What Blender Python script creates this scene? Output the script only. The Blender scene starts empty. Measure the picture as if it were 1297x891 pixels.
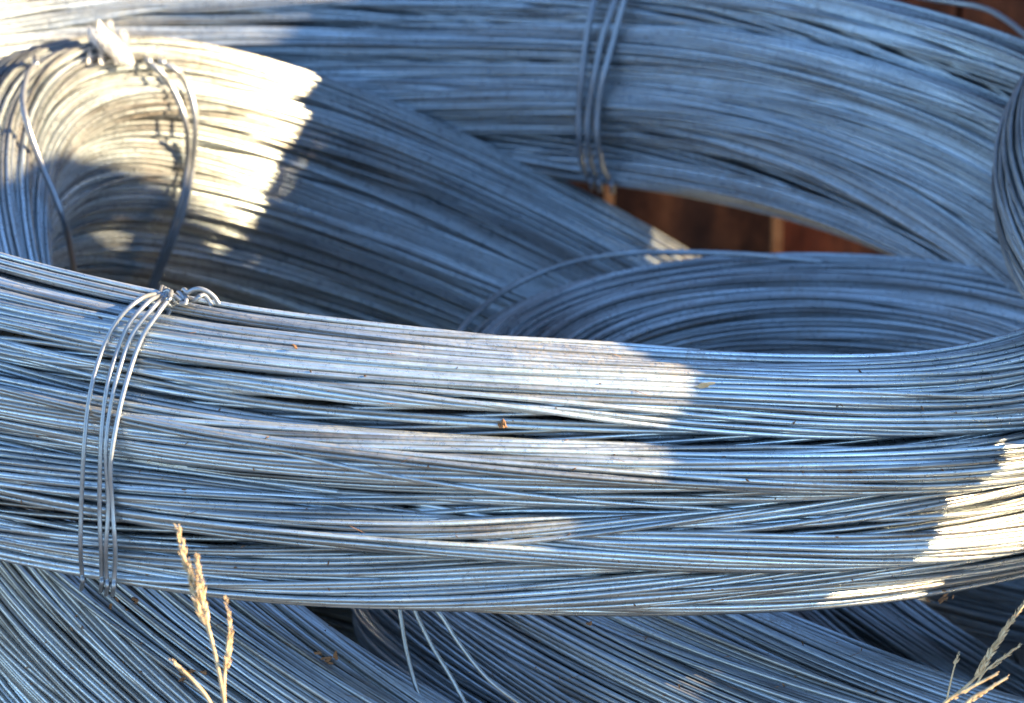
import bpy, bmesh, math, random
import numpy as np
from mathutils import Vector

RAD = math.radians
scene = bpy.context.scene
COL = scene.collection

# ------------------------------------------------------------------ camera
PITCH = RAD(22.0)
DIST = 3.4                       # metres to the front of the nearest coil
FOCAL = 220.0
W0, H0 = 1297.0, 891.0
FPX = W0 * FOCAL / 36.0
CX = np.array([1.0, 0.0, 0.0])
CF = np.array([0.0, math.cos(PITCH), -math.sin(PITCH)])
CU = np.array([0.0, math.sin(PITCH), math.cos(PITCH)])
CAM = -DIST * CF

cam_data = bpy.data.cameras.new("camera")
cam = bpy.data.objects.new("camera", cam_data)
COL.objects.link(cam)
cam.location = CAM
cam.rotation_euler = (math.pi / 2 - PITCH, 0, 0)
cam_data.lens = FOCAL
cam_data.sensor_width = 36.0
cam_data.clip_end = 500.0
cam_data.dof.use_dof = True
cam_data.dof.focus_distance = DIST + 0.02
cam_data.dof.aperture_fstop = 14.0
scene.camera = cam

# ------------------------------------------------------------------ light
SUN_AZ = RAD(89.5)      # clockwise from +Y (the view direction)
SUN_EL = RAD(21.0)
SUN = np.array([math.sin(SUN_AZ) * math.cos(SUN_EL), math.cos(SUN_AZ) * math.cos(SUN_EL), math.sin(SUN_EL)])
world = bpy.data.worlds.new("World")
scene.world = world
world.use_nodes = True
wn = world.node_tree
sky = wn.nodes.new("ShaderNodeTexSky")
sky.sky_type = 'NISHITA'
sky.sun_disc = False
sky.sun_elevation = SUN_EL
sky.sun_rotation = SUN_AZ
sky.air_density = 1.0
sky.dust_density = 0.0
sky.ozone_density = 4.0
bg = wn.nodes["Background"]
bg.inputs[1].default_value = 0.105
wn.links.new(sky.outputs[0], bg.inputs[0])
sun_data = bpy.data.lights.new("sun", 'SUN')
sun_data.energy = 5.0
sun_data.angle = RAD(0.5)
sun_data.color = (1.0, 0.76, 0.44)
sun = bpy.data.objects.new("sun", sun_data)
COL.objects.link(sun)
sun.rotation_euler = Vector(SUN).to_track_quat('Z', 'Y').to_euler()
scene.view_settings.view_transform = 'Standard'
scene.view_settings.look = 'None'
scene.view_settings.gamma = 1.0
scene.view_settings.use_curve_mapping = False
scene.view_settings.exposure = 2.6

# ------------------------------------------------------------------ helpers
def at(px, py, d):
    """a point of the place seen at photo pixel (px, py), d metres along the view axis"""
    return CAM + CX * ((px - W0 / 2) / FPX * d) + CU * ((H0 / 2 - py) / FPX * d) + CF * d

def project(P):
    v = P - CAM
    d = v @ CF
    return W0 / 2 + FPX * (v @ CX) / d, H0 / 2 - FPX * (v @ CU) / d, d

def tag(o, label=None, cat=None, group=None, kind=None):
    if label: o["label"] = label
    if cat: o["category"] = cat
    if group: o["group"] = group
    if kind: o["kind"] = kind
    return o

def empty(name, loc):
    o = bpy.data.objects.new(name, None)
    o.empty_display_size = 0.02
    COL.objects.link(o)
    o.location = loc
    return o

def link(name, me, mat, parent=None):
    o = bpy.data.objects.new(name, me)
    COL.objects.link(o)
    if mat is not None: me.materials.append(mat)
    if parent is not None:
        o.parent = parent
        o.matrix_parent_inverse.identity()
        o.location = -Vector(parent.location)
    return o

def tube_arrays(P, r, sides, closed, ref=None):
    """vertices, quads and uv of a round tube along P (S,3); r scalar or (S,)"""
    S = len(P)
    if closed:
        T = np.roll(P, -1, 0) - np.roll(P, 1, 0)
    else:
        T = np.gradient(P, axis=0)
    T /= np.linalg.norm(T, axis=1)[:, None] + 1e-12
    if ref is None:
        e1 = np.zeros_like(P)
        a = np.array([0.0, 0.0, 1.0]) if abs(T[0][2]) < 0.9 else np.array([1.0, 0.0, 0.0])
        for i in range(S):
            a = a - T[i] * (a @ T[i]); a = a / (np.linalg.norm(a) + 1e-12); e1[i] = a
    else:
        e1 = ref - T * (T @ ref)[:, None] if ref.ndim == 1 else ref - T * (T * ref).sum(1)[:, None]
        e1 /= np.linalg.norm(e1, axis=1)[:, None] + 1e-12
    e2 = np.cross(T, e1)
    ang = np.arange(sides) * 2 * math.pi / sides
    rr = np.broadcast_to(np.asarray(r, float), (S,))
    V = P[:, None, :] + rr[:, None, None] * (np.cos(ang)[None, :, None] * e1[:, None, :] + np.sin(ang)[None, :, None] * e2[:, None, :])
    n = S if closed else S - 1
    i = np.arange(n)[:, None]; j = np.arange(sides)[None, :]
    i2 = (i + 1) % S; j2 = (j + 1) % sides
    F = np.stack(np.broadcast_arrays(i * sides + j, i * sides + j2, i2 * sides + j2, i2 * sides + j), -1).reshape(-1, 4)
    seg = np.linalg.norm(np.roll(P, -1, 0) - P, axis=1)
    L = np.concatenate([[0], np.cumsum(seg)])
    u0 = L[:-1]; u1 = L[1:]
    U = np.stack(np.broadcast_arrays(u0[:n, None] + 0 * j, u0[:n, None] + 0 * j, u1[:n, None] + 0 * j, u1[:n, None] + 0 * j), -1).reshape(-1)
    Vv = np.stack(np.broadcast_arrays(j + 0 * i, j + 1 + 0 * i, j + 1 + 0 * i, j + 0 * i), -1).reshape(-1) / sides
    return V.reshape(-1, 3), F, np.stack([U, Vv], 1)

def mesh_from(name, V, F, UV=None, seed=None, smooth=True):
    me = bpy.data.meshes.new(name)
    nv, nf = len(V), len(F)
    me.vertices.add(nv); me.loops.add(nf * 4); me.polygons.add(nf)
    me.vertices.foreach_set("co", np.asarray(V, np.float32).ravel())
    me.loops.foreach_set("vertex_index", np.asarray(F, np.int32).ravel())
    me.polygons.foreach_set("loop_start", np.arange(0, nf * 4, 4, dtype=np.int32))
    me.polygons.foreach_set("use_smooth", np.full(nf, smooth, dtype=bool))
    if UV is not None:
        me.uv_layers.new(name="UVMap").data.foreach_set("uv", np.asarray(UV, np.float32).ravel())
    if seed is not None:
        at_ = me.attributes.new("strand_seed", 'FLOAT', 'POINT')
        at_.data.foreach_set("value", np.broadcast_to(np.asarray(seed, np.float32), (nv,)).copy())
    me.update(calc_edges=True)
    return me

def joined(parts):
    V, F, U, S = [], [], [], []
    off = 0
    for v, f, u, s in parts:
        V.append(v); F.append(f + off); U.append(u); S.append(np.full(len(v), s)); off += len(v)
    return np.concatenate(V), np.concatenate(F), np.concatenate(U), np.concatenate(S)

def spline(ctrl, n, closed=False):
    """Catmull-Rom through ctrl, n points"""
    C = np.asarray(ctrl, float)
    m = len(C)
    if closed:
        t = np.linspace(0, m, n, endpoint=False)
        g = lambda k: C[k % m]
    else:
        t = np.linspace(0, m - 1, n)
        ext = np.concatenate([[2 * C[0] - C[1]], C, [2 * C[-1] - C[-2]]])
        g = lambda k: ext[np.clip(k + 1, 0, m + 1)]
    k = np.floor(t).astype(int)
    if not closed: k = np.minimum(k, m - 2)
    f = (t - k)[:, None]
    a, b, c, d = g(k - 1), g(k), g(k + 1), g(k + 2)
    return 0.5 * ((2 * b) + (c - a) * f + (2 * a - 5 * b + 4 * c - d) * f * f + (3 * b - a - 3 * c + d) * f ** 3)

# ------------------------------------------------------------------ materials
def nodes_of(name):
    m = bpy.data.materials.new(name); m.use_nodes = True
    nt = m.node_tree
    return m, nt, nt.nodes["Principled BSDF"]

def ramp(nt, src, stops):
    r = nt.nodes.new("ShaderNodeValToRGB")
    el = r.color_ramp.elements
    while len(el) < len(stops): el.new(0.5)
    for e, (p, c) in zip(el, stops):
        e.position = p; e.color = c if len(c) == 4 else (*c, 1)
    nt.links.new(src, r.inputs[0])
    return r.outputs[0]

def mix(nt, a, b, fac, mode='MIX'):
    n = nt.nodes.new("ShaderNodeMix"); n.data_type = 'RGBA'; n.blend_type = mode
    for s, v in ((n.inputs[0], fac), (n.inputs[6], a), (n.inputs[7], b)):
        if isinstance(v, (int, float)): s.default_value = v
        elif isinstance(v, tuple): s.default_value = (*v, 1) if len(v) == 3 else v
        else: nt.links.new(v, s)
    return n.outputs[2]

def noise(nt, vec, scale, detail=3, rough=0.55):
    n = nt.nodes.new("ShaderNodeTexNoise")
    n.inputs["Scale"].default_value = scale; n.inputs["Detail"].default_value = detail; n.inputs["Roughness"].default_value = rough
    if vec is not None: nt.links.new(vec, n.inputs["Vector"])
    return n.outputs["Fac"]

def wire_material(name, light, dark, dirt, dirt_amt, metallic=0.78, rough=0.30):
    m, nt, bs = nodes_of(name)
    L = nt.links
    at_ = nt.nodes.new("ShaderNodeAttribute"); at_.attribute_name = "strand_seed"
    uv = nt.nodes.new("ShaderNodeUVMap"); uv.uv_map = "UVMap"
    sep = nt.nodes.new("ShaderNodeSeparateXYZ"); L.new(uv.outputs[0], sep.inputs[0])
    sd = nt.nodes.new("ShaderNodeMath"); sd.operation = 'MULTIPLY'; sd.inputs[1].default_value = 37.0
    L.new(at_.outputs["Fac"], sd.inputs[0])
    cmb = nt.nodes.new("ShaderNodeCombineXYZ")
    L.new(sep.outputs[0], cmb.inputs[0]); L.new(sd.outputs[0], cmb.inputs[1])
    vs = nt.nodes.new("ShaderNodeMath"); vs.operation = 'MULTIPLY'; vs.inputs[1].default_value = 0.010
    L.new(sep.outputs[1], vs.inputs[0]); L.new(vs.outputs[0], cmb.inputs[2])
    along = cmb.outputs[0]
    n1 = noise(nt, along, 9.0, 4, 0.6)           # slow change of tone along one wire
    n2 = noise(nt, along, 260.0, 4, 0.65)        # spangle and specks
    geo = nt.nodes.new("ShaderNodeNewGeometry")
    n3 = noise(nt, geo.outputs["Position"], 14.0, 4, 0.6)    # dirt patches across neighbours
    n4 = noise(nt, geo.outputs["Position"], 420.0, 3, 0.7)
    cmb2 = nt.nodes.new("ShaderNodeCombineXYZ")
    us = nt.nodes.new("ShaderNodeMath"); us.operation = 'MULTIPLY'; us.inputs[1].default_value = 0.05
    L.new(sep.outputs[0], us.inputs[0]); L.new(us.outputs[0], cmb2.inputs[0]); L.new(sd.outputs[0], cmb2.inputs[1]); L.new(vs.outputs[0], cmb2.inputs[2])
    n5 = noise(nt, cmb2.outputs[0], 520.0, 3, 0.6)           # drawing streaks along the wire
    tone = nt.nodes.new("ShaderNodeMath"); tone.operation = 'MULTIPLY_ADD'
    L.new(at_.outputs["Fac"], tone.inputs[0]); tone.inputs[1].default_value = 0.40
    off = nt.nodes.new("ShaderNodeMath"); off.operation = 'ADD'; off.inputs[1].default_value = -0.20
    L.new(n1, off.inputs[0]); L.new(off.outputs[0], tone.inputs[2])
    base = ramp(nt, tone.outputs[0], [(0.16, dark), (0.42, tuple(0.55 * a + 0.45 * b for a, b in zip(dark, light))), (0.74, light)])
    speck = ramp(nt, n2, [(0.30, (0.35, 0.35, 0.36)), (0.46, (1, 1, 1)), (0.62, (1, 1, 1)), (0.72, (1.25, 1.25, 1.25))])
    base = mix(nt, base, speck, 0.30, 'MULTIPLY')
    streak = ramp(nt, n5, [(0.30, (0.55, 0.55, 0.56)), (0.55, (1, 1, 1)), (0.75, (1.15, 1.15, 1.15))])
    base = mix(nt, base, streak, 0.6, 'MULTIPLY')
    dm = ramp(nt, n3, [(0.46, (0, 0, 0)), (0.68, (1, 1, 1))])
    dm2 = ramp(nt, n4, [(0.42, (0, 0, 0)), (0.62, (1, 1, 1))])
    dmm = mix(nt, dm, dm2, 1.0, 'MULTIPLY')
    dsc = nt.nodes.new("ShaderNodeMath"); dsc.operation = 'MULTIPLY'; dsc.inputs[1].default_value = dirt_amt
    L.new(dmm, dsc.inputs[0])
    base = mix(nt, base, dirt, dsc.outputs[0])
    L.new(base, bs.inputs["Base Color"])
    met = nt.nodes.new("ShaderNodeMath"); met.operation = 'MULTIPLY_ADD'
    met.inputs[1].default_value = -metallic * 0.9; met.inputs[2].default_value = metallic
    L.new(dsc.outputs[0], met.inputs[0]); L.new(met.outputs[0], bs.inputs["Metallic"])
    rr = nt.nodes.new("ShaderNodeMapRange"); rr.inputs[1].default_value = 0.3; rr.inputs[2].default_value = 0.7
    rr.inputs[3].default_value = rough - 0.07; rr.inputs[4].default_value = rough + 0.13
    L.new(n2, rr.inputs[0]); L.new(rr.outputs[0], bs.inputs["Roughness"])
    bp = nt.nodes.new("ShaderNodeBump"); bp.inputs["Strength"].default_value = 0.35; bp.inputs["Distance"].default_value = 0.0004
    L.new(n4, bp.inputs["Height"]); L.new(bp.outputs[0], bs.inputs["Normal"])
    return m

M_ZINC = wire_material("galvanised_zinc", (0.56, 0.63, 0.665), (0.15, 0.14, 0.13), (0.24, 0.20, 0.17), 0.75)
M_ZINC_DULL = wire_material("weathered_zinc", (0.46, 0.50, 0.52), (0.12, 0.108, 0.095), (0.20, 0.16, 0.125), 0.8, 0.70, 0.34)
M_BRIGHT = wire_material("bright_tie_wire", (0.32, 0.34, 0.36), (0.20, 0.21, 0.23), (0.2, 0.15, 0.1), 0.3, 0.6, 0.34)

def simple_mat(name, c1, c2, scale, rough=0.8, bump=0.0, detail=4, spec=0.3):
    m, nt, bs = nodes_of(name)
    geo = nt.nodes.new("ShaderNodeNewGeometry")
    n = noise(nt, geo.outputs["Position"], scale, detail, 0.62)
    nt.links.new(ramp(nt, n, [(0.3, c1), (0.7, c2)]), bs.inputs["Base Color"])
    bs.inputs["Roughness"].default_value = rough
    bs.inputs["Specular IOR Level"].default_value = spec
    if bump:
        bp = nt.nodes.new("ShaderNodeBump"); bp.inputs["Strength"].default_value = 0.7; bp.inputs["Distance"].default_value = bump
        nt.links.new(n, bp.inputs["Height"]); nt.links.new(bp.outputs[0], bs.inputs["Normal"])
    return m

def rust_mat():
    m, nt, bs = nodes_of("rusty_steel")
    geo = nt.nodes.new("ShaderNodeNewGeometry")
    mp = nt.nodes.new("ShaderNodeMapping"); mp.inputs["Scale"].default_value = (1, 1, 0.16)
    nt.links.new(geo.outputs["Position"], mp.inputs[0])
    a = noise(nt, mp.outputs[0], 26.0, 6, 0.7); b = noise(nt, geo.outputs["Position"], 70.0, 5, 0.7)
    base = ramp(nt, a, [(0.30, (0.030, 0.013, 0.009)), (0.50, (0.085, 0.030, 0.015)), (0.66, (0.20, 0.066, 0.026)), (0.8, (0.30, 0.13, 0.055))])
    sp = ramp(nt, b, [(0.35, (0.45, 0.42, 0.42)), (0.6, (1, 1, 1))])
    nt.links.new(mix(nt, base, sp, 0.8, 'MULTIPLY'), bs.inputs["Base Color"])
    bs.inputs["Roughness"].default_value = 0.85; bs.inputs["Specular IOR Level"].default_value = 0.25
    bp = nt.nodes.new("ShaderNodeBump"); bp.inputs["Strength"].default_value = 0.8; bp.inputs["Distance"].default_value = 0.002
    nt.links.new(b, bp.inputs["Height"]); nt.links.new(bp.outputs[0], bs.inputs["Normal"])
    return m
M_RUST = rust_mat()
M_RUST_SUNLIT = simple_mat("sunlit_orange_rust", (0.26, 0.09, 0.03), (0.45, 0.19, 0.07), 40.0, 0.85, 0.001)  # lighter rust for the angle bars: their sunlight is put into the colour
M_SOIL = simple_mat("dry_soil", (0.06, 0.048, 0.035), (0.13, 0.105, 0.08), 14.0, 0.95, 0.004)
M_STRAW = simple_mat("dry_straw", (0.36, 0.23, 0.11), (0.62, 0.46, 0.27), 180.0, 0.7)
M_LEAF = simple_mat("dry_leaf_crumb", (0.05, 0.026, 0.015), (0.26, 0.13, 0.06), 300.0, 0.8)
M_PLASTIC = simple_mat("white_plastic_film", (0.86, 0.86, 0.86), (0.92, 0.92, 0.92), 60.0, 0.5, 0.0, 3, 0.5)
M_PLASTIC.node_tree.nodes["Principled BSDF"].inputs["Subsurface Weight"].default_value = 1.0
M_PLASTIC.node_tree.nodes["Principled BSDF"].inputs["Subsurface Radius"].default_value = (0.02, 0.02, 0.02)
M_PLASTIC.node_tree.nodes["Principled BSDF"].inputs["Subsurface Scale"].default_value = 1.0

# ------------------------------------------------------------------ coils of wire
WIRE_D = 0.0030

class Ring:
    """a bundle laid on a ring; frame: m (major axis in the picture), w (towards the back), n (axis)"""
    def __init__(self, px, py, d, R, elev, roll, yaw=0.0, sag=(), squash=1.0):
        self.c = at(px, py, d); self.R = R; self.sag = sag; self.squash = squash
        e, ro, ya = RAD(elev), RAD(roll), RAD(yaw)
        m = CX * (math.cos(ro) * math.cos(ya)) + CU * (math.sin(ro) * math.cos(ya)) - CF * math.sin(ya)
        n0 = CU * math.cos(e) * math.cos(ro) - CX * math.cos(e) * math.sin(ro) - CF * math.sin(e)
        n = n0 - m * (n0 @ m); n /= np.linalg.norm(n)
        self.m, self.n = m, n
        self.w = np.cross(n, m)           # phi = 90 deg: far side
    @classmethod
    def facing(cls, h, v, s, R, elev, roll):
        """a ring placed by its position across (h, v) and towards (s) the sun"""
        o = cls(0, 0, 1, R, 10, 0)
        sh = np.cross([0, 0, 1.0], SUN); sh /= np.linalg.norm(sh); sv = np.cross(SUN, sh)
        e, r = RAD(elev), RAD(roll)
        o.c = h * sh + v * sv + s * SUN
        o.m = math.cos(r) * sh + math.sin(r) * sv
        u = -math.sin(r) * sh + math.cos(r) * sv
        o.w = math.sin(e) * u - math.cos(e) * SUN
        o.n = np.cross(o.w, o.m)
        if o.n[2] < 0: o.n = -o.n
        return o
    def frame(self, phi):
        c, s = np.cos(phi), np.sin(phi)
        rh = c[:, None] * self.m + s[:, None] * self.w
        P = self.c + self.R * (c[:, None] * self.m + self.squash * s[:, None] * self.w)
        for ph0, wd, amt in self.sag:
            dd = (phi - RAD(ph0) + math.pi) % (2 * math.pi) - math.pi
            P = P + (amt * np.exp(-(dd / RAD(wd)) ** 2))[:, None] * np.array([0, 0, 1.0])
        return P, rh

def simulate(S, N, a, b, d, seed, grooves=(), R=0.4, amp=0.010, layers=2.0, rogue=0.08, gs=1.0, gsize=11):
    """cross-section positions (S,N,2) of N wires piled round a core, station by station"""
    rng = np.random.default_rng(seed)
    phi = np.arange(S) * 2 * math.pi / S
    a = np.broadcast_to(np.asarray(a, float), (S,)); b = np.broadcast_to(np.asarray(b, float), (S,))
    ca, cb = a - layers * d * 0.88, b - layers * d * 0.88
    th0 = np.sort(rng.uniform(-math.pi, math.pi, N))
    lay = rng.uniform(0, layers, N)
    # groups of neighbouring wires wander together
    ng = max(6, N // gsize)
    gid = (np.floor((th0 + math.pi) / (2 * math.pi) * ng).astype(int) ) % ng
    rm = 0.5 * (a.mean() + b.mean())
    def wander(count, A, ks):
        out = np.zeros((S, count))
        for k in ks:
            out += (rng.normal(0, 1, count) * A / len(ks) ** 0.5)[None, :] * np.cos(k * phi[:, None] + rng.uniform(0, 6.283, count)[None, :])
        return out
    disp = wander(ng, amp, (1, 2, 3))[:, gid] + wander(N, amp * 0.07, (1, 2, 3))
    rg = rng.random(N) < rogue
    disp[:, rg] += wander(rg.sum(), amp * 0.9, (1, 2))
    pull = 0.05 + 0.03 * rng.random(ng)[gid]
    tgt = th0[None, :] + disp / rm
    pos = np.stack([(ca[0] + lay * d) * np.cos(tgt[0]), (cb[0] + lay * d) * np.sin(tgt[0])], 1)
    out = np.zeros((S, N, 2))
    gr = [(np.array([g[0](p) for p in phi]), g[1], g[2]) for g in grooves]
    nga = int(round(2 * math.pi * rm / (5.5 * d)))
    for q in range(nga):                       # loose bunches: shallow valleys that wander along the ring
        c0 = -math.pi + (q + rng.uniform(0.1, 0.9)) * 2 * math.pi / nga
        cc = c0 + sum(rng.normal(0, 0.10) * np.cos(k * phi + rng.uniform(0, 6.28)) for k in (1, 2, 3))
        gr.append((cc, rng.uniform(1.1, 2.0) * d / rm, gs * rng.uniform(0.7, 2.6) * d / rm))
    iu = np.triu_indices(N, 1)
    for step in range(int(1.35 * S)):
        s = step % S
        K = 60 if step == 0 else 14
        dth = (tgt[s] - tgt[(s - 1) % S]) if step else 0.0
        rr = np.hypot(pos[:, 0], pos[:, 1])
        pos[:, 0], pos[:, 1] = pos[:, 0] - pos[:, 1] * dth * rm / rr, pos[:, 1] + pos[:, 0] * dth * rm / rr
        D = pos[iu[0]] - pos[iu[1]]
        near = (D * D).sum(1) < (2.4 * d) ** 2
        I, J = iu[0][near], iu[1][near]
        for k in range(K):
            rr = np.hypot(pos[:, 0], pos[:, 1]) + 1e-9
            # pulled towards the core and, gently, back to the own place
            pos -= pos / rr[:, None] * (pull * d)[:, None]
            th = np.arctan2(pos[:, 1] / cb[s], pos[:, 0] / ca[s])
            de = (tgt[s] - th + math.pi) % (2 * math.pi) - math.pi
            de = np.clip(de, -0.5, 0.5) * 0.05
            pos[:, 0], pos[:, 1] = pos[:, 0] - pos[:, 1] * de, pos[:, 1] + pos[:, 0] * de
            D = pos[I] - pos[J]
            L = np.sqrt((D * D).sum(1)) + 1e-9
            push = np.where(L < d, (d - L) * 0.5, 0.0) / L
            Dx, Dy = D[:, 0] * push, D[:, 1] * push
            pos[:, 0] += np.bincount(I, Dx, N) - np.bincount(J, Dx, N)
            pos[:, 1] += np.bincount(I, Dy, N) - np.bincount(J, Dy, N)
            g = np.ones(N)
            th = np.arctan2(pos[:, 1] / cb[s], pos[:, 0] / ca[s])
            for gth, gw, gd in gr:
                dd = (th - gth[s] + math.pi) % (2 * math.pi) - math.pi
                g -= gd * np.exp(-(dd / gw) ** 2)
            rho = np.sqrt((pos[:, 0] / ca[s]) ** 2 + (pos[:, 1] / cb[s]) ** 2) / g
            f = np.where(rho < 1, 1 / np.maximum(rho, 0.2), 1.0)
            pos *= (1 + (f - 1) * 0.7)[:, None]
        if step < S:
            out[s] = pos
        else:                                  # second lap: blend into the first
            t = (step - S) / (0.35 * S)
            t = t * t * (3 - 2 * t)
            out[s] = pos * (1 - t) + out[s] * t
    # stiff wire: smooth along the length
    sig = max(1.0, 0.034 / (2 * math.pi * R / S))
    k = np.arange(-int(3 * sig), int(3 * sig) + 1)
    ker = np.exp(-0.5 * (k / sig) ** 2); ker /= ker.sum()
    sm = sum(wt * np.roll(out, int(kk), 0) for wt, kk in zip(ker, k))
    # a bed of wires under the loose ones, following the valleys
    per = 2 * math.pi * math.sqrt(0.5 * (ca.mean() ** 2 + cb.mean() ** 2))
    nb = int(per / (d * 0.97))
    tb = -math.pi + (np.arange(nb) + 0.5) * 2 * math.pi / nb
    tb = tb[None, :] + wander(nb, 0.10 * d / rm, (2, 3)) + (0.5 * np.sin(phi + seed))[:, None]
    g = np.ones((S, nb))
    for gth, gw, gd in gr:
        dd = (tb - gth[:, None] + math.pi) % (2 * math.pi) - math.pi
        g -= gd * np.exp(-(dd / gw) ** 2)
    g = np.maximum(g, 0.6) - 1.0 * d / rm
    bed = np.stack([ca[:, None] * g * np.cos(tb), cb[:, None] * g * np.sin(tb)], -1)
    bed += rng.normal(0, 0.12 * d, (1, nb, 2))
    return sm, bed

COILS = {}

def make_coil(key, name, ring, label, S, N, a, b, seed, mat, seam=180.0, d=WIRE_D, sides=6, grooves=(), amp=0.010,
              layers=2.0, group=None, rogue=0.05, parts=True, low=5, gs=0.6, gsize=14):
    R = ring.R
    phi = np.arange(S) * 2 * math.pi / S + RAD(seam)
    av = a(phi) if callable(a) else a
    bv = b(phi) if callable(b) else b
    gro = [((lambda p, f=g[0]: f(p + RAD(seam))), g[1], g[2]) for g in grooves]
    cs, bed = simulate(S, N, av, bv, d, seed, gro, R, amp, layers, rogue, gs, gsize)
    P0, rh = ring.frame(phi)
    T = np.roll(P0, -1, 0) - np.roll(P0, 1, 0); T /= np.linalg.norm(T, axis=1)[:, None]
    ax = ring.n - T * (T @ ring.n)[:, None]; ax /= np.linalg.norm(ax, axis=1)[:, None]
    rad = np.cross(T, ax)
    sgn = np.sign((rad * rh).sum(1))[:, None]; rad = rad * sgn
    X = P0[:, None, :] + cs[:, :, :1] * rad[:, None, :] + cs[:, :, 1:] * ax[:, None, :]      # S,N,3
    base = ring.c + np.array([0, 0, -0.05])
    root = empty(name, base)
    tag(root, label, "wire coil", group)
    # which strands lie on the side seen from the front
    seen = np.zeros(N)
    if parts:
        px, py, _ = project(P0)
        for s in range(S):
            if not (-150 < px[s] < W0 + 150 and -150 < py[s] < H0 + 200): continue
            v = CAM - P0[s]; v = v / np.linalg.norm(v)
            vd = np.array([v @ rad[s], v @ ax[s]]); vd /= np.linalg.norm(vd)
            lat = cs[s] @ np.array([-vd[1], vd[0]]); dep = cs[s] @ vd
            hid = (np.abs(lat[:, None] - lat[None, :]) < 0.62 * d) & (dep[None, :] > dep[:, None] + 0.25 * d)
            seen += ~hid.any(1)
    rng = np.random.default_rng(seed + 99)
    tones = rng.random(N)
    inner = []
    cnt = 0
    for i in range(N):
        if seen[i] >= 2:
            v, f, u = tube_arrays(X[:, i], d * 0.475, sides, True, ring.n)
            me = mesh_from("wire_strand", v - base, f, u, tones[i])
            o = bpy.data.objects.new("wire_strand", me); COL.objects.link(o)
            me.materials.append(mat); o.parent = root
            cnt += 1
        else:
            v, f, u = tube_arrays(X[::2, i], d / 2, 4, True, ring.n)
            inner.append((v - base, f, u, tones[i]))
    if inner:
        v, f, u, sd = joined(inner)
        me = mesh_from("inner_wires", v, f, u, sd)
        o = bpy.data.objects.new("inner_wires", me); COL.objects.link(o)
        me.materials.append(mat); o.parent = root; o["kind"] = "stuff"
    if parts:
        XB = P0[:, None, :] + bed[:, :, :1] * rad[:, None, :] + bed[:, :, 1:] * ax[:, None, :]
        bt = rng.random(bed.shape[1])
        st = 2
        v, f, u, sd = joined([tube_arrays(XB[::st, i], d * 0.5, 4, True, ring.n) + (bt[i],) for i in range(bed.shape[1])])
        me = mesh_from("bedded_wires", v - base, f, u, sd)
        o = bpy.data.objects.new("bedded_wires", me); COL.objects.link(o)
        me.materials.append(mat); o.parent = root; o["kind"] = "stuff"
    # dark heart of the bundle, wires too deep to see
    core = []
    inr = 0.40
    for q in range(10):
        an = q * 2 * math.pi / 10
        cc = np.stack([np.broadcast_to(av, (S,)) * inr * math.cos(an), np.broadcast_to(bv, (S,)) * inr * math.sin(an)], 1)
        XX = P0 + cc[:, :1] * rad + cc[:, 1:] * ax
        core.append(tube_arrays(XX[::2], float(np.mean(av)) * 0.22, 4, True, ring.n) + (rng.random(),))
    v, f, u, sd = joined(core)
    me = mesh_from("core_wires", v - base, f, u, sd)
    o = bpy.data.objects.new("core_wires", me); COL.objects.link(o)
    me.materials.append(mat); o.parent = root; o["kind"] = "stuff"
    # dense cloud of the visible wires, to lay ties and crumbs on the surface
    Xd = np.concatenate([X * (1 - t) + np.roll(X, -1, 0) * t for t in np.arange(0, 1, 0.125)], 0).reshape(-1, 3)
    qx, qy, qd = project(Xd)
    keep = (qx > -60) & (qx < W0 + 60) & (qy > -60) & (qy < H0 + 60)
    COILS[key] = dict(root=root, cloud=np.stack([qx[keep], qy[keep], qd[keep]], 1), ring=ring, X=X, P0=P0, rad=rad, ax=ax, phi=phi)
    print(key, "strands", cnt, "inner", len(inner))
    return root

def surface(key, px, py, r=9.0):
    """depth of the nearest wire of a coil at a photo pixel"""
    c = COILS[key]["cloud"]
    m = (np.abs(c[:, 0] - px) < r) & (np.abs(c[:, 1] - py) < r)
    if not m.any():
        j = np.argmin((c[:, 0] - px) ** 2 + (c[:, 1] - py) ** 2); return c[j, 2]
    return c[m, 2].min()

def cyc(*pairs):
    """periodic interpolation phi(deg) -> value"""
    ph = np.array([p[0] for p in pairs], float); va = np.array([p[1] for p in pairs], float)
    return lambda phi: np.interp(np.degrees(phi) % 360, np.concatenate([ph[-1:] - 360, ph, ph[:1] + 360]), np.concatenate([va[-1:], va, va[:1]]))

rA = Ring(480, 316, 3.84, 0.496, 16.0, -6.2, 14.0, sag=((238, 30, 0.027), (335, 30, -0.022), (75, 45, 0.004), (78, 20, 0.009), (25, 25, -0.022), (275, 30, 0.002)))
rC = Ring(648, 651, 3.94, 0.406, 16.5, -25.8, -14.0, sag=((222, 44, -0.15), (275, 30, -0.04)))
rD = Ring(1058, 561, 3.90, 0.204, 23.0, 5.0, -16.0, sag=((270, 55, 0.050),))
rE = Ring(2011, 250, 3.75, 0.300, 29.0, 0.0)
rF = Ring(692, 788, 3.80, 0.335, 22.0, -28.0, sag=((90, 60, -0.16), (160, 45, -0.10)))
rG = Ring(1280, 742, 3.80, 0.315, 25.0, -14.0, sag=((90, 60, -0.13), (170, 40, -0.09)))

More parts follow.
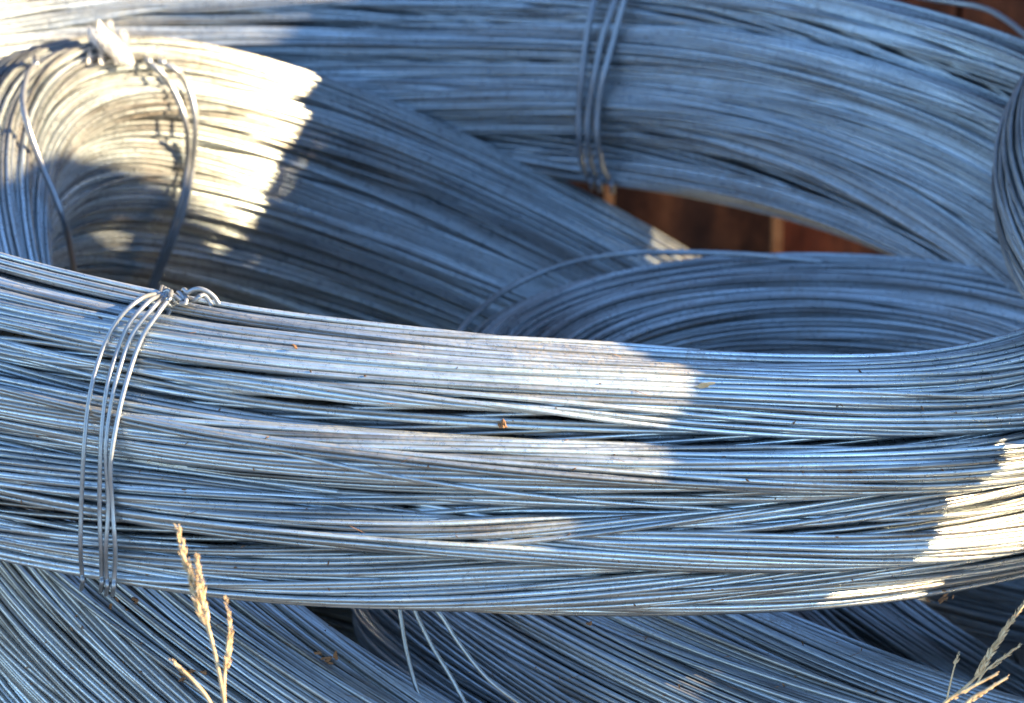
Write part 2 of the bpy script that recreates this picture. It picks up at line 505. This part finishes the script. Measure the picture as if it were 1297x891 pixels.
make_coil("A", "wire_coil", rA, "largest coil, its near side crossing the whole front, its far side along the top",
          176, 335, 0.056, cyc((0, .078), (35, .098), (60, .084), (90, .076), (180, .078), (240, .090), (275, .080), (300, .075), (325, .067)), 11, M_ZINC, seam=180, sides=8, d=0.0033,
          grooves=((cyc((225, .15), (260, .05), (290, -.10), (330, .0)), 0.20, 0.30),
                   (cyc((225, .75), (270, .60), (330, .55)), 0.18, 0.20),
                   (cyc((225, -.55), (270, -.62), (330, -.8)), 0.18, 0.20),
                   (cyc((60, 2.2), (100, 2.5), (150, 2.4)), 0.18, 0.20),
                   (cyc((60, 3.2), (100, 3.0), (150, 2.9)), 0.18, 0.20)), amp=0.0105, gs=0.8, gsize=16, rogue=0.04)
make_coil("C", "wire_coil", rC, "tilted coil at upper left with sunlit top, its ring sloping down to the right",
          120, 290, 0.060, 0.100, 23, M_ZINC, seam=290, sides=6, amp=0.006, d=0.0036, rogue=0.0, gs=0.45)
make_coil("D", "wire_coil", rD, "small low blue-grey coil in the middle, arching up behind the front bundle",
          90, 190, 0.055, 0.045, 31, M_ZINC, seam=270, sides=6, amp=0.004, d=0.0035, gs=0.5)
make_coil("E", "wire_coil", rE, "dark coil cut off by the right edge of the picture above the front bundle",
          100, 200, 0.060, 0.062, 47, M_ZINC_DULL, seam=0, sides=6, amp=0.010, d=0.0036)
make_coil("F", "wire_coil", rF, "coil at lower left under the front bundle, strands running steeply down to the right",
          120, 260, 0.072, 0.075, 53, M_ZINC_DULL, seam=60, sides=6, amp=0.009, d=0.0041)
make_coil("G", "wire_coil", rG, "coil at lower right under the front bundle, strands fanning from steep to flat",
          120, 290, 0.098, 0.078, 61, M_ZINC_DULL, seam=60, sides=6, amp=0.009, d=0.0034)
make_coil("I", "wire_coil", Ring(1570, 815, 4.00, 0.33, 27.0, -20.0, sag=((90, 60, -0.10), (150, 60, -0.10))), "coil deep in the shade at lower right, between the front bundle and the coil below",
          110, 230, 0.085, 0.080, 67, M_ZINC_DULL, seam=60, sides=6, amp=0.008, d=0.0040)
# unseen coils added beyond the right edge, shaped and placed to cast the shadows
def added_shade_coil(key, ring, label, a, b, seed):
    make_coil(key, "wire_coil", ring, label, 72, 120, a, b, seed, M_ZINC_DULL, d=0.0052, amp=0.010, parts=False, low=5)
added_shade_coil("O1", Ring.facing(0.28, -0.306, 1.15, 0.45, 41.0, 4.5), "added unseen tilted coil beyond the right edge, casting shade on the coils in view", 0.066, 0.089, 71)
added_shade_coil("O2", Ring.facing(0.15, -0.385, 0.75, 0.30, 21.0, 0.0), "added unseen low coil beyond the right edge, keeping sun off the lower right coil", 0.066, 0.070, 72)
added_shade_coil("O4", Ring.facing(0.252, -0.132, 0.56, 0.20, 6.0, 0.0), "added unseen small flat coil beyond the right edge, trimming the sun patch on the front bundle", 0.040, 0.050, 74)
added_shade_coil("O3", Ring.facing(1.006, -0.168, 0.95, 0.20, 14.0, 0.0), "added unseen coil farthest back beyond the right edge, shading the far side of the largest coil", 0.066, 0.075, 73)

# ------------------------------------------------------------------ setting
def box(bm, c, sx, sy, sz):
    r = bmesh.ops.create_cube(bm, size=1.0)
    bmesh.ops.scale(bm, vec=(sx, sy, sz), verts=r["verts"])
    bmesh.ops.translate(bm, vec=c, verts=r["verts"])
    return r["verts"]

GROUND_Z = -0.47
bm = bmesh.new()
bmesh.ops.create_grid(bm, x_segments=8, y_segments=8, size=150.0)
me = bpy.data.meshes.new("ground"); bm.to_mesh(me); bm.free()
g = link("ground", me, M_SOIL); g.location.z = GROUND_Z; tag(g, kind="structure")

# rusty steel wall behind the heap
WALL_Y = 1.35
def wall_x(px):                                # world x of a photo column at the wall
    d = (WALL_Y - CAM[1]) / CF[1]
    return (px - W0 / 2) / FPX * d
wall = empty("rusty_wall", (0, WALL_Y, GROUND_Z)); tag(wall, "dark rust-brown steel wall behind the coils, seen in the gaps", "wall")
for k in range(-3, 5):
    bm = bmesh.new()
    box(bm, (k * 0.42 + 0.13, 0.006, 0.75), 0.416, 0.006, 1.5)
    bmesh.ops.bevel(bm, geom=bm.edges[:], offset=0.0015, segments=1, affect='EDGES')
    me = bpy.data.meshes.new("steel_panel"); bm.to_mesh(me); bm.free()
    o = bpy.data.objects.new("steel_panel", me); COL.objects.link(o); me.materials.append(M_RUST); o.parent = wall
bm = bmesh.new(); box(bm, (0.3, 0.02, 0.75), 3.4, 0.006, 1.5)
me = bpy.data.meshes.new("backing_sheet"); bm.to_mesh(me); bm.free()
o = bpy.data.objects.new("backing_sheet", me); COL.objects.link(o); me.materials.append(M_RUST); o.parent = wall
for px, wd, pr, rot in ((980, 0.0075, 0.035, 25), (770, 0.007, 0.03, 20)):
    bm = bmesh.new()
    # an angle bar: two thin flanges
    box(bm, (0, 0, 0.75), wd, 0.004, 1.5)
    box(bm, (-wd / 2 + 0.002, pr / 2 + 0.002, 0.75), 0.0035, pr, 1.497)
    me = bpy.data.meshes.new("angle_bar"); bm.to_mesh(me); bm.free()
    o = bpy.data.objects.new("angle_bar", me); COL.objects.link(o); me.materials.append(M_RUST_SUNLIT); o.parent = wall
    o.location = (wall_x(px), -pr - 0.002, 0); o.rotation_euler.z = RAD(0)

# ------------------------------------------------------------------ ties and loose strands
def tube_part(name, pts, r, mat, root, n=60, sides=8, closed=False, seed=0.6):
    P = spline(pts, n, closed)
    v, f, u = tube_arrays(P, r, sides, closed)
    if not closed:                             # round off both ends
        nb = len(v)
        v = np.concatenate([v, [P[0]], [P[-1]]])
        caps = [[j, nb, nb, (j + 1) % sides] for j in range(0)]
    base = np.array(root.location) if root is not None else np.zeros(3)
    me = mesh_from(name, v - base, f, u, seed)
    o = bpy.data.objects.new(name, me); COL.objects.link(o); me.materials.append(mat)
    if root is not None: o.parent = root
    return o

def tie(key, path, r, mat, lift=None, back=None, seed=0.6, name="tie_wire"):
    """a binding wire lying on the visible face of a bundle and closing round its back"""
    c = COILS[key]
    lift = lift if lift is not None else r + 0.0014
    pp = spline(np.array(path, float), 4 * len(path))
    dep = np.array([surface(key, x, y) for x, y in pp]) - lift
    # the wire is taut: it lies on the proudest strands and bridges the valleys between them
    k = 4
    q = np.concatenate([np.full(k, dep[0]), dep, np.full(k, dep[-1])])
    dd = np.min([q[i:i + len(dep)] for i in range(2 * k + 1)], 0)
    for _ in range(3):
        q = np.concatenate([dd[:1], dd, dd[-1:]])
        dd = (q[:-2] + q[1:-1] + q[2:]) / 3
    dd = np.minimum(dd, dep)
    front = [at(x, y, d) for (x, y), d in zip(pp, dd)]
    if back is not None:
        (x0, y0), (x1, y1) = pp[0], pp[-1]
        rear = [at(x1, y1, dd[-1] + back * 0.35), at((2 * x1 + x0) / 3, (2 * y1 + y0) / 3, dd[-1] + back),
                at((x1 + 2 * x0) / 3, (y1 + 2 * y0) / 3, dd[0] + back), at(x0, y0, dd[0] + back * 0.35)]
        return tube_part(name, front + rear, r, mat, c["root"], 150, 8, True, seed)
    return tube_part(name, front, r, mat, c["root"], 120, 8, False, seed)

T_R = 0.0013
A_TIES = [
    [(203, 372), (180, 378), (152, 402), (129, 445), (114, 500), (107, 560), (103, 640), (102, 700), (105, 737)],
    [(207, 374), (189, 382), (164, 410), (146, 452), (134, 500), (128, 560), (126, 640), (128, 700), (129, 740)],
    [(211, 376), (194, 390), (169, 422), (153, 462), (141, 510), (134, 570), (137, 640), (134, 700), (136, 744)],
    [(215, 378), (201, 396), (180, 428), (162, 478), (149, 530), (140, 590), (143, 650), (146, 700), (144, 745)]]
for q, p in enumerate(A_TIES):
    last = tie("A", p, T_R, M_BRIGHT, back=0.10, seed=0.5 + 0.12 * q)
# twisted knot of the tie on the front bundle: two wires wound round each other, ends curled over
kd = surface("A", 215, 384) - 0.004
def knot(pts2, helix_turns, hr, phase, tail, seed):
    base = spline([at(x, y, kd) for x, y in pts2], 60)
    T = np.gradient(base, axis=0); T /= np.linalg.norm(T, axis=1)[:, None]
    e1 = CU - T * (T @ CU)[:, None]; e1 /= np.linalg.norm(e1, axis=1)[:, None]; e2 = np.cross(T, e1)
    t = np.linspace(0, 1, 60); an = phase + helix_turns * 2 * math.pi * t ** 1.2
    P = base + hr * (np.cos(an)[:, None] * e1 + np.sin(an)[:, None] * e2)
    P = np.concatenate([P, np.array([at(x, y, kd - o) for x, y, o in tail])])
    return tube_part("twisted_end", P, T_R, M_BRIGHT, COILS["A"]["root"], 150, 8, False, seed)
ends = [knot([(178, 386), (200, 376), (222, 377), (238, 374)], 2.2, 0.0032, 0.0, [(243, 368, .004), (252, 366, .006), (262, 369, .006), (271, 376, .005), (277, 385, .004)], 0.8),
        knot([(184, 392), (206, 382), (224, 379), (240, 376)], 2.2, 0.0032, math.pi, [(246, 381, .002), (252, 376, .003), (258, 374, .001), (264, 380, .001), (268, 388, .002)], 0.7),
        knot([(190, 396), (212, 390), (226, 378), (236, 373)], 1.6, 0.0046, 1.6, [(236, 383, .007), (228, 385, .006)], 0.75)]
for q, p in enumerate([[(46, 80), (34, 98), (29, 130), (38, 170), (55, 215), (70, 250), (84, 290), (92, 330), (98, 362)],
          [(186, 76), (206, 95), (223, 122), (235, 155), (238, 185), (236, 220), (226, 268), (210, 312), (195, 352), (186, 380)],
          [(203, 78), (226, 92), (240, 117), (247, 150), (246, 187), (241, 230), (231, 272), (215, 316), (200, 352), (190, 380)]]):
    tie("C", p, 0.0021, M_BRIGHT, back=0.12, seed=0.3 + 0.2 * q)
for q, p in enumerate([[(757, -40), (752, 0), (743, 50), (736, 110), (733, 160), (738, 210), (750, 231)],
          [(790, -40), (779, 0), (763, 50), (751, 110), (744, 160), (749, 208), (760, 234)],
          [(803, -40), (791, 0), (775, 60), (762, 110), (756, 165), (763, 210), (776, 236)]]):
    tie("A", p, 0.0021, M_BRIGHT, back=0.11, seed=0.3 + 0.2 * q)
dD = COILS["D"]
P = [at(x, y, surface("D", x, y, 12) - 0.006) for x, y in [(560, 450), (576, 428), (600, 400), (640, 368), (692, 343), (745, 328), (798, 321), (850, 320), (905, 321), (960, 324), (1040, 332)]]
tube_part("loose_strand", P, 0.0019, M_ZINC, dD["root"], 80, 8, False, 0.5)
gd = surface("G", 620, 830, 20)
for q, pts in enumerate([[(505, 765), (509, 790), (513, 815), (519, 842), (530, 880), (545, 915)], [(520, 760), (529, 782), (548, 820), (570, 856), (592, 895), (615, 930)],
                         [(540, 760), (560, 782), (582, 816), (620, 862), (672, 900), (712, 922)]]):
    tube_part("loose_strand", [at(x, y, 3.475) for x, y in pts], 0.0013, M_ZINC_DULL, COILS["G"]["root"], 40, 8, False, 0.4 + 0.2 * q)
lw = empty("loose_wire", at(1240, 10, 4.15))
tag(lw, "single bent wire arching in front of the rusty wall at top right corner", "wire")
tube_part("wire_length", [at(x, y, d) for x, y, d in [(1010, -40, 4.3), (1090, -22, 4.25), (1160, -5, 4.2), (1205, 3, 4.17), (1240, 9, 4.15), (1266, 20, 4.13), (1297, 43, 4.1), (1335, 80, 4.05), (1370, 130, 4.0)]],
          0.0020, M_BRIGHT, lw, 70, 8, False, 0.9)

# ------------------------------------------------------------------ small things
rnd = random.Random(4)
def lump(name, px, py, key, size, label, mat, cat="debris", flat=0.5, stretch=1.6, n=1, spread=0, group=None):
    root = None
    d = surface(key, px, py)
    bm = bmesh.new()
    for q in range(n):
        r = bmesh.ops.create_icosphere(bm, subdivisions=2, radius=1.0)
        k = size * rnd.uniform(0.6, 1.1)
        ph = [rnd.uniform(0, 6.28) for _ in range(6)]
        ro = rnd.uniform(0, 3.14)
        ox, oz = rnd.uniform(-spread, spread), rnd.uniform(-spread, spread) * 0.4
        for v in r["verts"]:
            c = v.co.copy()
            f = 1 + 0.35 * math.sin(3.1 * c.x + ph[0]) * math.sin(2.7 * c.z + ph[1]) + 0.22 * math.sin(5.3 * c.y + ph[2]) + 0.2 * math.sin(6.1 * c.x + 4 * c.z + ph[3])
            x, y, z = c.x * f * stretch, c.y * f * flat, c.z * f * 0.7
            v.co = Vector((x * math.cos(ro) - z * math.sin(ro) + ox / k, y, x * math.sin(ro) + z * math.cos(ro) + oz / k)) * k
    me = bpy.data.meshes.new(name); bm.to_mesh(me); bm.free()
    o = link(name, me, mat)
    o.location = at(px, py, d - size * 0.45 - 0.001)
    tag(o, label, cat, group)
    return o

lump("leaf_crumb", 373, 439, "A", 0.0016, "small red-brown crumb near the top edge of the front bundle, right of the knot", M_LEAF)
lump("leaf_crumb", 633, 538, "A", 0.0017, "orange-brown crumb on the sunlit middle of the front bundle", M_LEAF, n=3, spread=0.003)
lump("leaf_crumb", 893, 488, "A", 0.0022, "flat straw-coloured flake lodged in front bundle beside the sunlit strands", M_STRAW, flat=0.3, stretch=2.2)
lump("leaf_crumb", 1185, 756, "A", 0.0013, "scatter of brown crumbs on the sunlit lower right edge of the front bundle", M_LEAF, n=7, spread=0.010)
lump("leaf_crumb", 157, 765, "F", 0.0015, "dark dry bits on the lower left coil just below the tie wires", M_LEAF, n=6, spread=0.008)
lump("leaf_crumb", 408, 832, "F", 0.0015, "dark dry bits on the lower left coil, right of the grass stalk", M_LEAF, n=7, spread=0.010)
lump("leaf_crumb", 246, 856, "F", 0.0013, "dark dry bits on lower left coil beside the bent grass stem", M_LEAF, n=6, spread=0.008)
lump("leaf_crumb", 745, 789, "A", 0.0014, "tiny brown crumb under the bottom edge of the front bundle", M_LEAF, n=2, spread=0.002)

# scrap of white film caught on the tie of the upper left coil
def scrap():
    d0 = surface("C", 140, 92) - 0.004
    root = empty("plastic_scrap", at(137, 78, d0))
    tag(root, "crumpled scrap of white plastic caught on top of the upper left coil", "plastic scrap")
    shapes = [[(107, 80), (112, 48), (122, 36), (131, 58), (128, 82)], [(122, 82), (128, 40), (138, 27), (146, 44), (147, 80)], [(141, 80), (147, 46), (158, 41), (166, 54), (164, 78)]]
    for q, sh in enumerate(shapes):
        c = np.mean(sh, 0)
        bm = bmesh.new()
        n = 9
        rows = []
        for i in range(n):
            t = i / (n - 1)
            yb = 82 + (min(p[1] for p in sh) - 82) * t
            wid = (sh[-1][0] - sh[0][0]) / 2 * (1.1 - 0.40 * t ** 2)
            row = []
            for j in range(n):
                sx = -1 + 2 * j / (n - 1)
                x = c[0] + sx * wid + 3 * math.sin(4 * t + q)
                dz = 0.007 * math.sin(3.2 * sx + 2.3 * t * 3 + q * 1.7) + 0.008 * math.sin(7 * t + sx * 2 + q) + 0.008 * t * (q - 1) + 2.6 * (x - c[0]) * 0.0005
                row.append(bm.verts.new(Vector(at(x, yb + 3 * math.sin(3 * sx + q * 2) * t, d0 + dz)) - root.location))
            rows.append(row)
        for i in range(n - 1):
            for j in range(n - 1):
                bm.faces.new((rows[i][j], rows[i][j + 1], rows[i + 1][j + 1], rows[i + 1][j])).smooth = True
        bmesh.ops.solidify(bm, geom=bm.faces[:], thickness=0.0012)
        me = bpy.data.meshes.new("film_fold"); bm.to_mesh(me); bm.free()
        o = bpy.data.objects.new("film_fold", me); COL.objects.link(o); me.materials.append(M_PLASTIC); o.parent = root
scrap()

# ------------------------------------------------------------------ dry grass
def spikelets(pts, count, length, r, lean, seedn, taper=True):
    """a dry seed head: husks set round an axis"""
    rg = random.Random(seedn)
    P = spline(pts, count)
    T = np.gradient(P, axis=0); T /= np.linalg.norm(T, axis=1)[:, None]
    V, F = [], []
    for i in range(count):
        t = i / (count - 1)
        k = (1.0 - 0.6 * t) if taper else 1.0
        a = rg.uniform(0, 6.283)
        ref = np.array([1.0, 0, 0]) - T[i] * T[i][0]; ref /= np.linalg.norm(ref)
        side = math.cos(a) * ref + math.sin(a) * np.cross(T[i], ref)
        dirv = T[i] + side * lean * rg.uniform(0.5, 1.3); dirv /= np.linalg.norm(dirv)
        L = length * k * rg.uniform(0.7, 1.25); rr = r * k * rg.uniform(0.8, 1.2)
        u = np.cross(dirv, side); u /= np.linalg.norm(u) + 1e-9; w = np.cross(dirv, u)
        o0 = P[i] + side * r * 0.5
        b = len(V)
        V.append(o0)
        for tt, rad_ in ((0.3, 1.0), (0.65, 0.75)):
            for j in range(4):
                an = j * math.pi / 2
                V.append(o0 + dirv * L * tt + rr * rad_ * (math.cos(an) * u + math.sin(an) * w))
        V.append(o0 + dirv * L * 1.25)
        for j in range(4):
            j2 = (j + 1) % 4
            F.append((b, b + 1 + j2, b + 1 + j)); F.append((b + 1 + j, b + 1 + j2, b + 5 + j2, b + 5 + j)); F.append((b + 5 + j, b + 5 + j2, b + 9))
    return V, F

def grass(label, stems, heads, group=None):
    base = stems[0][0][0]
    root = empty("dry_grass", base); tag(root, label, "dry grass", group)
    for pts, r in stems:
        P = spline(pts, 40)
        v, f, u = tube_arrays(P, np.linspace(r, r * 0.7, 40), 6, False)
        me = mesh_from("stem", v - base, f)
        o = bpy.data.objects.new("stem", me); COL.objects.link(o); me.materials.append(M_STRAW); o.parent = root
    for i, (pts, cnt, L, r, lean) in enumerate(heads):
        V, F = spikelets(pts, cnt, L, r, lean, 7 + i)
        me = bpy.data.meshes.new("seed_head"); me.from_pydata([tuple(np.array(q) - base) for q in V], [], F); me.update()
        o = bpy.data.objects.new("seed_head", me); COL.objects.link(o); me.materials.append(M_STRAW); o.parent = root

gl = 3.15
A_ = lambda x, y, d=gl: at(x, y, d)
gb = at(290, 1500, 3.27)
grass("dry straw-coloured grass stalk with seed heads in front of the coils at lower left",
      [([at(292, 1300, 3.18), A_(289, 1000), A_(285, 900), A_(276, 845), A_(264, 795), A_(252, 750)], 0.0012),
       ([A_(284, 890), A_(284, 862), A_(287, 830), A_(291, 800)], 0.0009),
       ([A_(300, 960), A_(268, 893), A_(244, 862), A_(220, 840)], 0.0011),
       ([A_(266, 805), A_(258, 780), A_(254, 760)], 0.0009)],
      [([A_(260, 790), A_(246, 745), A_(234, 705), A_(225, 668)], 110, 0.0056, 0.0010, 0.5),
       ([A_(262, 795), A_(256, 760), A_(252, 730), A_(250, 705)], 80, 0.0054, 0.0010, 0.45),
       ([A_(286, 850), A_(290, 815), A_(291, 790), A_(286, 757)], 60, 0.0042, 0.0008, 0.4),
       ([A_(236, 853), A_(226, 845), A_(217, 836)], 10, 0.0034, 0.0007, 0.25)])
B_ = lambda x, y: at(x, y, 3.43)
grass("dry grass seed spike rising behind the lower right coil at the right edge",
      [([at(1030, 1300, 3.40), B_(1130, 960), B_(1196, 893), B_(1238, 856), B_(1262, 815), B_(1300, 762)], 0.0010),
       ([B_(1236, 868), B_(1248, 850), B_(1266, 836), B_(1292, 818)], 0.0007),
       ([B_(1190, 930), B_(1205, 860), B_(1212, 834)], 0.0006)],
      [([B_(1236, 860), B_(1256, 825), B_(1278, 792), B_(1306, 752)], 110, 0.0048, 0.0010, 0.4),
       ([B_(1252, 848), B_(1268, 836), B_(1292, 817)], 44, 0.0034, 0.0007, 0.35),
       ([B_(1209, 842), B_(1212, 835), B_(1215, 827)], 9, 0.0028, 0.0007, 0.3)])
C_ = lambda x, y: at(x, y, 3.25)
grass("out of focus pair of pinkish dry stems in front of the lower right coil",
      [([at(1100, 1200, 3.27), C_(1150, 960), C_(1192, 895), C_(1228, 872), C_(1264, 853)], 0.0011),
       ([C_(1170, 960), C_(1222, 893), C_(1250, 874), C_(1276, 858)], 0.0011)],
      [([C_(1200, 890), C_(1232, 870), C_(1264, 853)], 18, 0.0034, 0.0008, 0.2),
       ([C_(1226, 891), C_(1252, 873), C_(1276, 858)], 18, 0.0034, 0.0008, 0.2)])

# chaff and dust caught between the strands
dust = bmesh.new()
rnd = random.Random(12)
for q in range(150):
    if q < 95: key, px, py = "A", rnd.uniform(20, 1280), rnd.uniform(400, 770)
    elif q < 125: key, px, py = "F", rnd.uniform(10, 480), rnd.uniform(770, 885)
    else: key, px, py = "G", rnd.uniform(620, 1150), rnd.uniform(800, 885)
    c = COILS[key]["cloud"]
    if not ((np.abs(c[:, 0] - px) < 7) & (np.abs(c[:, 1] - py) < 7)).any(): continue
    p0 = Vector(at(px, py, surface(key, px, py, 4) - 0.0016))
    L = rnd.uniform(0.0006, 0.0016) if rnd.random() < 0.75 else rnd.uniform(0.003, 0.007)
    r = rnd.uniform(0.00022, 0.0006) if L < 0.002 else 0.00018
    an = rnd.uniform(-0.5, 0.5) if L > 0.002 else rnd.uniform(0, 3.1)
    dx = Vector(CX) * math.cos(an) + Vector(CU) * math.sin(an); dy = Vector(CU) * math.cos(an) - Vector(CX) * math.sin(an); dn = -Vector(CF)
    vs = []
    for t, k in ((-1, 0.3), (-0.2, 1.0), (0.5, 0.9), (1, 0.25)):
        cc = p0 + dx * L * t + dn * (0.25 * L * (1 - t * t))
        vs.append([dust.verts.new(cc + (dy * math.cos(w) + dn * math.sin(w)) * r * k * rnd.uniform(0.7, 1.3)) for w in (0, 2.1, 4.2)])
    for a, b in zip(vs[:-1], vs[1:]):
        for j in range(3): dust.faces.new((a[j], a[(j + 1) % 3], b[(j + 1) % 3], b[j]))
me = bpy.data.meshes.new("chaff"); dust.to_mesh(me); dust.free()
o = link("chaff", me, M_LEAF); tag(o, "fine brown chaff and dust scattered over the wires", "chaff", kind="stuff")

print("TRIS", sum(len(o.data.loops) - 2 * len(o.data.polygons) for o in scene.objects if o.type == 'MESH'))
